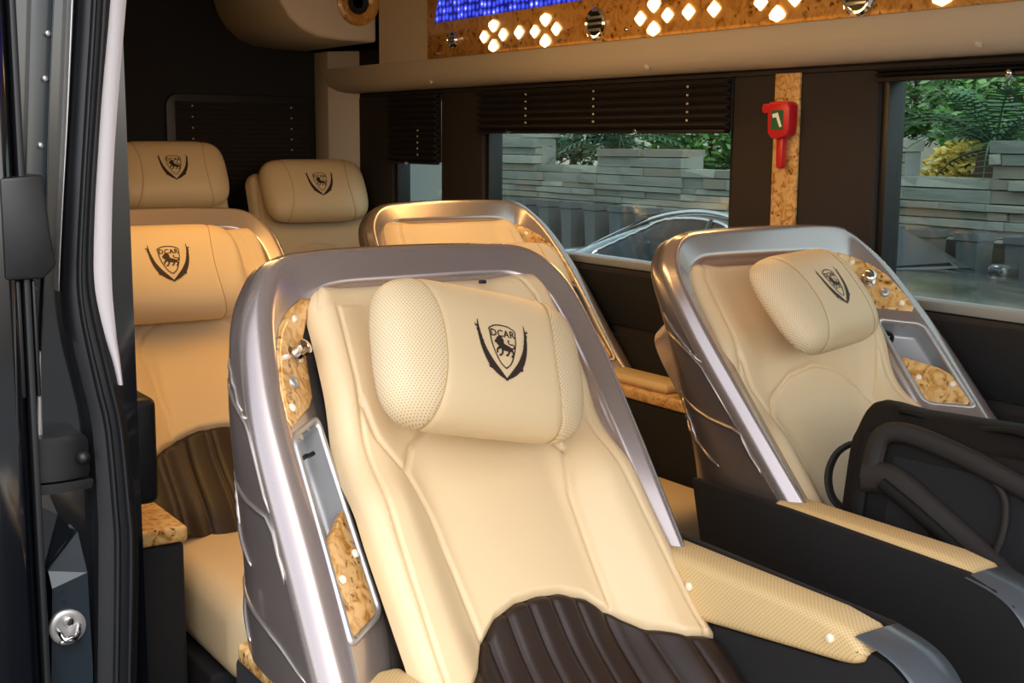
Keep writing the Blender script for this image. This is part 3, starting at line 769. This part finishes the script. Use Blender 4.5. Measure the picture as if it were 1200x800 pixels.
# ------------------------------------------------------------------ door opening: jamb, seal, trim, open sliding door
JX = lambda u, v: .424+.00121*u-.000066*v-.0000001*u*v
JZ = lambda u, v: 1.5375-.001318*v+.00006*u*0
def jamb_strip(name, rows, y, depth, m, parent=None, bulge=0.0, nb=7, n=40, struct_=False):
    """vertical strip given by (v, u_left, u_right) rows on the jamb's front plane, with real depth"""
    R = crom(rows, n); V = []
    for v, a, b in R:
        z = JZ(0, v); xa, xb = JX(a, v), JX(b, v)
        V.append(Vector((xa, y+depth, z)))
        for k in range(nb):
            s = k/(nb-1); V.append(Vector((lerp(xa, xb, s), y-bulge*math.sin(math.pi*s)**.7, z)))
        V.append(Vector((xb, y+depth, z)))
    c = nb+2
    F = [(i*c+k, i*c+k+1, (i+1)*c+k+1, (i+1)*c+k) for i in range(n-1) for k in range(c-1)]
    F += [tuple(range(c)), tuple((n-1)*c+k for k in range(c))]
    return sharp(mesh(name, V, F, m, parent), 50)
jamb = struct(prism('wall_left_jamb', [(.415, 2.075), (.615, 2.075), (.619, 2.13), (.415, 2.13)], -.3, 2.0, 'z', PAINT))
jamb.name = 'trim_4'
seal = struct(jamb_strip('trim_5', [(-120, 100, 142), (0, 97, 135), (100, 92, 128), (200, 87, 122), (300, 83, 119), (350, 85, 126), (400, 94, 142), (450, 108, 155), (500, 120, 167), (600, 129, 182), (650, 131, 188), (800, 133, 190), (1000, 134, 190)], 2.035, .05, RUBBER, None, .012))
jamb_strip('seal_lip', [(-120, 110, 117), (0, 107, 114), (100, 102, 109), (200, 97, 104), (300, 93, 100), (350, 97, 104), (400, 108, 116), (450, 121, 130), (500, 134, 143), (600, 146, 155), (650, 150, 159), (800, 152, 161), (1000, 152, 161)], 2.021, .02, RUBBER, seal, .006)
jamb_strip('seal_lip', [(-120, 122, 128), (0, 119, 125), (100, 114, 119), (200, 108, 114), (300, 105, 110), (350, 111, 117), (400, 124, 130), (450, 138, 145), (500, 151, 158), (600, 164, 172), (650, 169, 177), (800, 171, 178), (1000, 171, 178)], 2.021, .02, RUBBER, seal, .006)
struct(jamb_strip('trim_6', [(-120, 138, 161), (0, 132, 152), (100, 124, 145), (170, 120, 141), (240, 117, 139.5), (320, 118, 141), (380, 132, 148), (420, 146, 155), (446, 153, 159)], 2.03, .06, TRIMLT, None, .004))
# painted flange with bolts, rain channel edge
fl = jamb_strip('flange', [(-100, 44, 70), (0, 42, 66), (150, 38, 62), (230, 35, 58), (285, 40, 46)], 2.060, .02, PAINTG, jamb, .002)
for u, v in ((61, 33), (58, 84), (53, 160), (49, 202), (46, 260), (44, 275), (46, 325), (44, 356), (43, 386), (43, 480)):
    lathe('bolt', [(.005, -.004), (.005, .002), (.003, .004)], SILVER, jamb, Matrix.Translation((JX(u, v), 2.056, JZ(u, v))) @ Matrix.Rotation(math.pi/2, 4, 'X'), 10)
jamb_strip('channel_edge', [(-100, 91, 94), (0, 88, 91), (120, 84, 86.5), (230, 79, 81), (300, 76, 78), (330, 76, 77)], 2.05, .03, SILVER, jamb, .001)
jamb_strip('channel_edge', [(-100, 70, 72), (0, 66, 68), (130, 61, 63), (290, 58, 60), (500, 50, 51.5)], 2.052, .025, PAINTG, jamb, .001)
jamb_strip('inner_flange', [(400, 52, 54.5), (440, 50, 55), (500, 50, 57), (528, 51, 58)], 2.05, .02, SILVER, jamb, .001)
# bumper cap across the jamb with its ball
cap = jamb_strip('stop_bracket', [(500, 27, 103), (508, 24, 112), (530, 24, 114), (545, 22, 116), (553, 24, 114)], 2.030, .05, BLKPL, jamb, .012)
lathe('stop_ball', [(.011, 0), (.0105, .006), (.007, .011), (.002, .013)], RUBBER, cap, Matrix.Translation((JX(104, 528), 2.020, JZ(104, 528))) @ Matrix.Rotation(math.pi/2, 4, 'X'), 16)
jamb_strip('stop_lip', [(556, 24, 118), (560, 22, 120), (568, 24, 118)], 2.026, .05, BLKPL, jamb, .006)
# folded striker plate
def jp(u, v, y): return Vector((JX(u, v), y, JZ(u, v)))
plv = [jp(66, 669, 2.052), jp(105, 625, 2.050), jp(118, 677, 2.044), jp(128, 800, 2.044), jp(131, 960, 2.044), jp(70, 960, 2.044), jp(70, 800, 2.044), jp(70, 690, 2.044), jp(66, 669, 2.09), jp(105, 625, 2.09), jp(122, 677, 2.09), jp(133, 960, 2.09)]
mesh('striker_plate', plv, [(0, 1, 2, 7), (7, 2, 3, 6), (6, 3, 4, 5), (0, 8, 9, 1), (1, 9, 10, 2), (2, 10, 11, 4, 3)], PAINTG, jamb, False)
upv = [jp(30, 575, 2.058), jp(66, 572, 2.056), jp(78, 600, 2.052), jp(100, 625, 2.056), jp(66, 669, 2.060), jp(52, 700, 2.062), jp(46, 900, 2.062), jp(34, 900, 2.060)]
mesh('jamb_pressing', upv, [(0, 1, 2, 5), (2, 3, 4, 5), (0, 5, 6, 7)], PAINT, jamb, False)
M = Matrix.Translation(jp(91, 741, 2.043)) @ Matrix.Rotation(math.pi/2, 4, 'X')
sk = lathe('striker', [(.029, -.004), (.029, .003), (.026, .005), (.018, .004)], SILVER, jamb, M, 26)
lathe('striker_screw', [(.008, .003), (.008, .007), (.004, .008)], CHROME, sk, Matrix.Translation(jp(91, 733, 2.041)) @ Matrix.Rotation(math.pi/2, 4, 'X'), 14)
tube('striker_loop', [jp(77, 741, 2.038), jp(80, 747, 2.026), jp(84, 752, 2.022), jp(91, 748, 2.020), jp(98, 752, 2.022), jp(102, 747, 2.026), jp(106, 740, 2.038)], .0042, CHROME, sk, 8)
box('striker_bar', jp(78, 757, 2.024)-Vector((0, 0, .0)), jp(104, 753, 2.036), CHROME, sk, .001)
for u, v in ((84, 695), (86, 708)):
    lathe('bolt', [(.003, -.002), (.003, .002)], BLKPL, jamb, Matrix.Translation(jp(u, v, 2.043)) @ Matrix.Rotation(math.pi/2, 4, 'X'), 8)
# sliding door, slid back along the outside
dr = struct(empty('door_1', (.36, 2.0, 0)))
dpt = lambda x, y, z: (x-.36, y-2.0, z)
box('door_panel', dpt(.30, 1.985, -.35), dpt(.424, 3.3, 1.95), PAINT, dr, .02, 3)
prism('door_edge_trim', [(.40, 1.28), (.462, 1.285), (.468, 1.20), (.475, 1.15), (.455, 1.13), (.40, 1.13)], 1.98-2.0, 2.05-2.0, 'y', BLKPL, dr, .006, fn=lambda p, q, a: (p-.36, a, q))
for u0, u1 in ((.415, .424), (.440, .446)):
    box('door_channel', dpt(u0, 1.992, .95), dpt(u1, 2.06, 1.128), BLKPL, dr, .003)
box('door_gasket', dpt(.428, 1.99, -.3), dpt(.438, 2.06, 1.9), RUBBER, dr, .003)
struct(box('trim_7', (XN-.12, -.6, 1.86), (XN, 2.10, 2.0), REARW, bev=.01))     # above the door opening

# ------------------------------------------------------------------ backpack lying on its side on the right recliner
bp = tag(empty('backpack', (1.76, 1.36, .478)), 'black backpack with padded shoulder straps lying on the recliner seat', 'backpack')
A = Vector((-.062, .205, 0)); Bv = Vector((.10, -.34, 0)); U = (Bv-A); LB = U.length; U.normalize()
W_ = Vector((.16, .03, 1)).normalized(); Nn = U.cross(W_).normalized()
if Nn.x > 0: Nn = -Nn
HBG = .405; TH = .15
def bpt(u, wv, d): return A + U*u + W_*wv - Nn*d       # d: behind the back panel
def bagbody(a, b):
    th = 2*math.pi*b; ph = math.pi*(a-.5)
    c, s = math.cos(th), math.sin(th); e = .38
    sc = lambda q, e_: math.copysign(abs(q)**e_, q)
    cu = sc(math.sin(ph), .14); ck = abs(math.cos(ph))**.14
    ww = HBG/2+HBG/2*sc(s, .34)*ck*(.93+.07*math.sin(5*th)); dd = TH/2+TH/2*sc(c, .5)*ck
    wv = ww+.012*math.sin(9*a+3*b*6.28)*(1 if s > 0 else 0)
    if s > 0: wv -= .050*sstep(.35, 1, a)+.012*sstep(.5, 0, a)
    return bpt(LB*.5+LB*.5*cu, max(.004, wv), dd)
grid('bag_body', 40, 56, bagbody, BAG, bp, closev=True)
def onpanel(pts, nm, wd, th, m, lift=.008, n=26):
    P = crom(pts, n); V = []; prof = [(-1, -.006), (-.95, .6), (-.6, 1), (0, 1.08), (.6, 1), (.95, .6), (1, -.006)]
    for i, (u, wv) in enumerate(P):
        a = P[max(0, i-1)]; b = P[min(n-1, i+1)]; du, dw = b[0]-a[0], b[1]-a[1]; l = math.hypot(du, dw); du /= l; dw /= l
        for q, hh in prof: V.append(bpt(u-dw*wd*q, wv+du*wd*q, -lift-th*hh))
    c = len(prof); F = [(i*c+k, i*c+k+1, (i+1)*c+k+1, (i+1)*c+k) for i in range(n-1) for k in range(c-1)]
    return mesh(nm, V, F, m, bp)
mesh('back_panel', [bpt(u, wv, -.004+.006*(abs(u/LB-.5)*2)**3) for u in [LB*(.16+.80*k/16) for k in range(17)] for wv in [HBG*(.10+.70*j/10)-.03*(u/LB) for j in range(11)]],
     [(i*11+j, i*11+j+1, (i+1)*11+j+1, (i+1)*11+j) for i in range(16) for j in range(10)], BAGM, bp)
onpanel([(.055, .27), (.065, .345), (.11, .362), (.21, .340), (.33, .30), (.46, .25)], 'shoulder_strap', .018, .012, BAGS)
onpanel([(.045, .275), (.10, .275), (.17, .235), (.26, .18), (.35, .12)], 'shoulder_strap', .028, .014, BAGS)
onpanel([(.085, .27), (.16, .228), (.25, .172), (.34, .112)], 'strap_webbing', .011, .008, BAG, .022)
onpanel([(.26, .315), (.292, .285), (.30, .24), (.292, .19), (.27, .15)], 'panel_binding', .006, .006, BAGS, .008)
onpanel([(.040, .10), (.038, .2), (.042, .355)], 'panel_binding', .014, .006, BAG, .006)
onpanel([(.075, .26), (.073, .3), (.076, .335)], 'panel_binding', .004, .005, BAGS, .008)
tube('zip_piping', [bpt(LB*k/30*.94+.02, HBG-.016+.008*math.sin(k*.5)-.052*sstep(.35, 1, k/30), .03+.02*math.sin(k*.2)) for k in range(3, 30)], .006, BAG, bp, 7)
hp = [bpt(.004, .20, .05), bpt(-.016, .205, .045), bpt(-.036, .225, .04), bpt(-.046, .262, .04), bpt(-.036, .30, .04), bpt(-.014, .322, .045), bpt(.004, .325, .05)]
tube('grab_handle', crom([tuple(p) for p in hp], 20), .014, BAGS, bp, 8, flat=.4)
# small brown lever on the aisle side of the right recliner
lv = prism('recline_lever', [(.0, -.004), (.012, .010), (.05, .012), (.085, -.004), (.09, -.014), (.07, -.012), (.03, -.010)], -.350, -.339, 'x', mat('lever_brown', '7A5240', .45), right, .003, fn=lambda p, q, a: (a, -.335+p, .556+q))
# ------------------------------------------------------------------ outside: ground, stone wall, planters, plants, sedan
GZ0 = -.55
struct(box('ground', (-6, -10, GZ0-.1), (16, 24, GZ0), ASPH))
WX = 8.0
def top_of(y):
    return 1.40 if y > 11.8 else 1.05 if y > 10.7 else 1.25 if y > 9.35 else 1.05 if y > 7.02 else 1.36 if y > 6.80 else 1.06 if y > 5.95 else 1.36
sw = tag(empty('stone_wall', (WX, 9, GZ0)), 'long grey wall of stacked ledge stones with planted gaps behind the parked sedan', 'wall')
edges = [3.0, 5.95, 6.80, 7.02, 9.35, 10.7, 11.8, 15.0]
for a, b in zip(edges, edges[1:]):
    box('wall_core', (.06, a-9, 0), (.24, b-9, top_of((a+b)/2)-GZ0-.05), MORTAR, sw)
rs = random.Random(4)
STM = []
for k in range(8):
    bm = bmesh.new(); bmesh.ops.create_cube(bm, size=1)
    for v in bm.verts: v.co += Vector((rs.uniform(-.04, .04) if v.co.x < 0 else 0, rs.uniform(-.012, .012), rs.uniform(-.05, .05)))
    me = bpy.data.meshes.new('stone'); bm.to_mesh(me); bm.free(); me.materials.append((STONE, STONE2, STONE3)[k % 3]); STM.append(me)
z = .22; ns = 0
while z < 1.42:
    h = rs.choice((.055, .065, .08, .10))
    y = 4.6+rs.uniform(0, .4)
    while y < 13.2:
        L = rs.uniform(.3, 1.0)
        brk = [e for e in edges if y+.05 < e < y+L]
        if brk: L = brk[0]-y
        tp_ = top_of(y+L/2)
        if z+h*.3 <= tp_:
            o = bpy.data.objects.new('stone', rs.choice(STM)); COL.objects.link(o); o.parent = sw
            pr = rs.choice((0, .012, .03, .05))
            o.location = (.06-pr, y+L/2-9, z+h/2-GZ0); o.scale = (.14 if z+h < tp_-.06 else .28, L-.008, h-.007); o.location.x += 0 if z+h < tp_-.06 else .07; ns += 1
        y += L
    z += h
bd = tag(empty('low_barrier', (7.72, 8.5, GZ0)), 'dark low barrier running along the foot of the stone wall', 'barrier')
box('barrier_panel', (0, -4.2, 0), (.04, 4.5, 1.20), PLANT, bd, .006)
PLM = None
for k in range(17):
    y = 4.9+k*.395
    if PLM is None:
        bm = bmesh.new()
        for zz, wy, wx in ((0, .05, .05), (1.12, .095, .095), (1.15, .105, .105), (1.17, .10, .10)):
            pass
        V = [Vector((sx*wx, sy*wy, zz)) for zz, wy, wx in ((0, .05, .05), (1.22, .088, .088), (1.23, .100, .100), (1.28, .100, .100), (1.28, .085, .085), (1.22, .08, .08)) for sx, sy in ((-1, -1), (1, -1), (1, 1), (-1, 1))]
        F = [(i*4+j, i*4+(j+1) % 4, (i+1)*4+(j+1) % 4, (i+1)*4+j) for i in range(5) for j in range(4)]+[(3, 2, 1, 0), (20, 21, 22, 23)]
        bm.free(); PLM = bpy.data.meshes.new('tapered_planter'); PLM.from_pydata([tuple(v) for v in V], [], F)
    o = link('tapered_planter', PLM, mat('planter_grey', '434A4E', .45, coat=.3) if 'planter_grey' not in MATS else MATS['planter_grey'], None, False)
    o.location = (7.5, y, GZ0); tag(o, 'tall tapered grey planter standing in a row along the stone wall', 'planter', 'tapered planters along the stone wall')

def frond_mesh():
    V = []; F = []; n = 16
    sp = [Vector((.9*u, 0, .55*u-.62*u*u)) for u in [k/(n-1) for k in range(n)]]
    for i, p in enumerate(sp):
        u = i/(n-1); L = .17*math.sin(math.pi*(.12+.85*u))**.7
        for s in (-1, 1):
            o = len(V); V += [p+Vector((-.012, 0, 0)), p+Vector((.012, 0, 0)), p+Vector((.06, s*L, -.25*L+.02)), p+Vector((.045, s*L, -.25*L+.02))]; F.append((o, o+1, o+2, o+3))
    v, f = tube_data(sp, lambda u: .011*(1-u)+.003, 5); o = len(V); V += v; F += [tuple(i+o for i in q) for q in f]
    me = bpy.data.meshes.new('frond'); me.from_pydata([tuple(v) for v in V], [], F); me.materials.append(LEAFD); return me
FR = frond_mesh()
def cycad(x, y, z, sc, label, seed):
    r = random.Random(seed); root = tag(empty('cycad', (x, y, z)), label, 'plant', 'cycads behind the stone wall')
    lathe('trunk', [(.16*sc, GZ0-z), (.17*sc, .0), (.14*sc, .22*sc), (.07*sc, .32*sc)], TRUNK, root, None, 12)
    for k in range(30):
        o = bpy.data.objects.new('frond', FR); COL.objects.link(o); o.parent = root
        o.location = (0, 0, .25*sc); s = sc*r.uniform(.8, 1.1); o.scale = (s, s, s)
        o.rotation_euler = (r.uniform(-.2, .2), -r.uniform(-.55, .75), k*2.399+r.uniform(-.2, .2))
cycad(8.65, 6.42, 1.05, .95, 'dark cycad with arching fronds in the wall gap beside the tall wall end', 1)
cycad(8.75, 11.35, 1.08, .95, 'dark cycad with arching fronds in the far wall gap', 2)
cycad(9.35, 9.0, 1.15, .8, 'dark cycad with arching fronds half hidden by the pillar', 3)
cycad(9.0, 4.9, 1.25, .8, 'small dark cycad rising over the tall wall end', 4)
def bush(x, y, z, rx, ry, rz, n, m, label, seed, ls=.06):
    r = random.Random(seed); root = tag(empty('leafy_bush', (x, y, z)), label, 'bush', 'bushes behind the stone wall')
    V = []; F = []
    for k in range(n):
        d = Vector((r.gauss(0, 1), r.gauss(0, 1), r.gauss(0, 1))).normalized(); q = r.uniform(.55, 1)**.5*(1+.15*math.sin(5*d.x+7*d.z+4*d.y))
        c = Vector((d.x*rx*q, d.y*ry*q, d.z*rz*q)); a = Vector((r.gauss(0, 1), r.gauss(0, 1), r.gauss(0, .7))).normalized(); b = a.orthogonal().normalized(); s = ls*r.uniform(.6, 1.4)
        o = len(V); V += [c-a*s, c+b*s*.45, c+a*s, c-b*s*.45]; F.append((o, o+1, o+2, o+3))
    f = mesh('foliage', V, F, m, root, False); f['kind'] = 'stuff'
    tube('stem', [(0, 0, GZ0-z), (.02, .03, -rz*.4), (0, 0, rz*.3)], .035, TRUNK, root, 6)
bush(11.1, 8.0, 1.8, .7, .9, .75, 4940, LEAFM, 'bright green bush over the notch next to the narrow tall wall pier', 11)
bush(12.6, 10.5, 2.05, .6, .9, .7, 4180, LEAFM, 'bright green bush standing close to the pale building', 12)
bush(10.6, 9.95, 1.38, .45, .8, .40, 4180, LEAFL, 'yellow green low bush along the top of the middle wall block', 13)
bush(10.6, 11.9, 1.6, .7, 1.0, .7, 4560, LEAFM, 'green bush behind the far cycad', 14)
bush(9.0, 6.95, 1.10, .3, .35, .25, 1330, mat('leaf_yellow', 'C4A93A', .5), 'small yellow leaved shrub in the wall gap under the cycad fronds', 15, .045)
bush(10.7, 5.3, 1.9, .7, .9, .6, 3800, LEAFM, 'green bush above the tall wall end', 16)
bush(10.3, 14.3, 1.7, .6, 1.0, .7, 3420, LEAFD, 'dark green bush at the far end of the stone wall', 17)
bg_ = tag(empty('building', (14, 9, GZ0)), 'pale rendered building wall far behind the plants', 'building')
box('facade', (0, -9, 0), (.4, 12, 6.5), mat('pale_render', 'C9C2B2', .9), bg_)
box('cornice', (-.25, -9, 2.95), (-.001, 12, 3.2), mat('cornice', 'DDD6C6', .8), bg_, .02)

# sedan, parallel to the van, tail towards the van's rear
sd_ = tag(empty('sedan', (6.0, 5.5, GZ0)), 'dark grey sedan with chrome window surround parked before the stone wall', 'car')
BODY = [(-2.35, .62, .40, .55), (-2.30, .72, .66, .74), (-2.1, .84, .80, .80), (-1.6, .89, 1.00, .86), (-.95, .90, 1.09, .88), (0, .905, 1.13, .89), (1.0, .90, 1.15, .88), (1.6, .89, 1.15, .84), (2.1, .86, 1.12, .80), (2.28, .80, 1.06, .75), (2.36, .70, .70, .6)]
BS = crom(BODY, 50)
def body_pt(u, v):
    y, hw, hz, _ = BS[int(round(u*49))]
    prof = [(-1, .25), (-1.0, .45), (-.99, .70*hz/1.0), (-.95, .92*hz), (-.88, .975*hz), (-.6, 1.0*hz), (0, 1.02*hz), (.6, hz), (.88, .975*hz), (.95, .92*hz), (.99, .7*hz), (1, .45), (1, .25)]
    a, b = prof[int(round(v*12))]; return Vector((a*hw, y, min(b, 9)))
grid('car_body', 50, 13, body_pt, CARP, sd_)
ROOF = [(-.32, 1.12, .80), (-.06, 1.27, .72), (.18, 1.38, .66), (.45, 1.435, .63), (.75, 1.44, .62), (1.1, 1.385, .62), (1.5, 1.25, .66), (1.85, 1.09, .74)]
RS = crom(ROOF, 40)
def cabin_pt(u, v):
    y, zz, hw = RS[int(round(u*39))]
    base = pw([(-1.1, 1.07), (0, 1.10), (1.6, 1.13), (2, 1.13)], y)
    prof = [(-.86, base), (-lerp(.86, hw, .6), lerp(base, zz, .62)), (-hw, lerp(base, zz, .93)), (-hw*.85, zz), (0, zz+.012), (hw*.85, zz), (hw, lerp(base, zz, .93)), (lerp(.86, hw, .6), lerp(base, zz, .62)), (.86, base)]
    a, b = prof[int(round(v*8))]; return Vector((a, y, b))
grid('cabin', 40, 9, cabin_pt, CARP, sd_)
# side glass as its own panel just proud of the cabin, with chrome surround
def glass_pt(y, f_, off=.006):
    base = pw([(-1.1, 1.07), (0, 1.10), (1.6, 1.13), (2, 1.13)], y); i = min(range(40), key=lambda k: abs(RS[k][0]-y)); _, zz, hw = RS[i]
    f_ = max(0, f_)
    x = lerp(.86, lerp(.86, hw, .6), min(1, f_/.62)); 
    if f_ > .62: x = lerp(lerp(.86, hw, .6), hw, (f_-.62)/.31)
    return Vector((-(x+off), y, lerp(base, zz, f_)))
ys = [-.04+k*(1.42+.04)/39 for k in range(40)]
gtop = lambda y: .90*min(1, ((y+.06)/.4)**.5 if y < .34 else 1)*min(1, ((1.46-y)/.5)**.5 if y > .96 else 1)
mesh('side_window', [glass_pt(y, lerp(.05, max(.06, gtop(y)), j/6)) for y in ys for j in range(7)], [(i*7+j, i*7+j+1, (i+1)*7+j+1, (i+1)*7+j) for i in range(39) for j in range(6)], CARGL, sd_)
tube('chrome_surround', [glass_pt(y, .05, .01) for y in ys]+[glass_pt(y, max(.06, gtop(y)), .01) for y in ys[::-1]]+[glass_pt(ys[0], .05, .01)], .011, CHROME, sd_, 6)
tube('door_pillar', [glass_pt(.42, .06, .008), glass_pt(.45, .5, .008), glass_pt(.48, .9, .008)], .022, BLKPL, sd_, 6)
wsv = [Vector((sx*lerp(.60, .70, 1-k/6)*1.0, lerp(-.29, .12, k/6), lerp(1.14, 1.355, k/6)+.014)) for k in range(7) for sx in (-1, -.5, 0, .5, 1)]
mesh('windscreen', wsv, [(i*5+j, i*5+j+1, (i+1)*5+j+1, (i+1)*5+j) for i in range(6) for j in range(4)], CARGL, sd_)
rwv = [Vector((sx*lerp(.68, .60, k/6), lerp(1.80, 1.18, k/6), lerp(1.12, 1.37, k/6)+.016)) for k in range(7) for sx in (-1, -.5, 0, .5, 1)]
mesh('rear_window', rwv, [(i*5+j, i*5+j+1, (i+1)*5+j+1, (i+1)*5+j) for i in range(6) for j in range(4)], CARGL, sd_)
tube('roof_rail', [Vector((-RS[k][2]*.93, RS[k][0], RS[k][1]-.012+.02)) for k in range(6, 38)], .014, CHROME, sd_, 6)
for sx in (-1, 1):
    mr = box('wing_mirror', (sx*.98-.09, -.50, 1.02), (sx*.98+.09, -.36, 1.14), CARP, sd_, .04, 4)
    box('headlamp', (sx*.62-.16, -2.34, .62), (sx*.62+.16, -2.2, .76), CARGL, sd_, .03)
    for y in (-1.45, 1.42):
        M = Matrix.Translation((sx*.86, y, .33)) @ Matrix.Rotation(math.pi/2, 4, 'Y')
        wh = lathe('wheel', [(.20, -.10), (.33, -.10), (.335, 0), (.33, .10), (.20, .10)], TYRE, sd_, M, 28)
        lathe('rim', [(.02, -.085), (.20, -.08), (.21, 0), (.20, .08), (.02, .085)], SILVER, wh, M, 20)
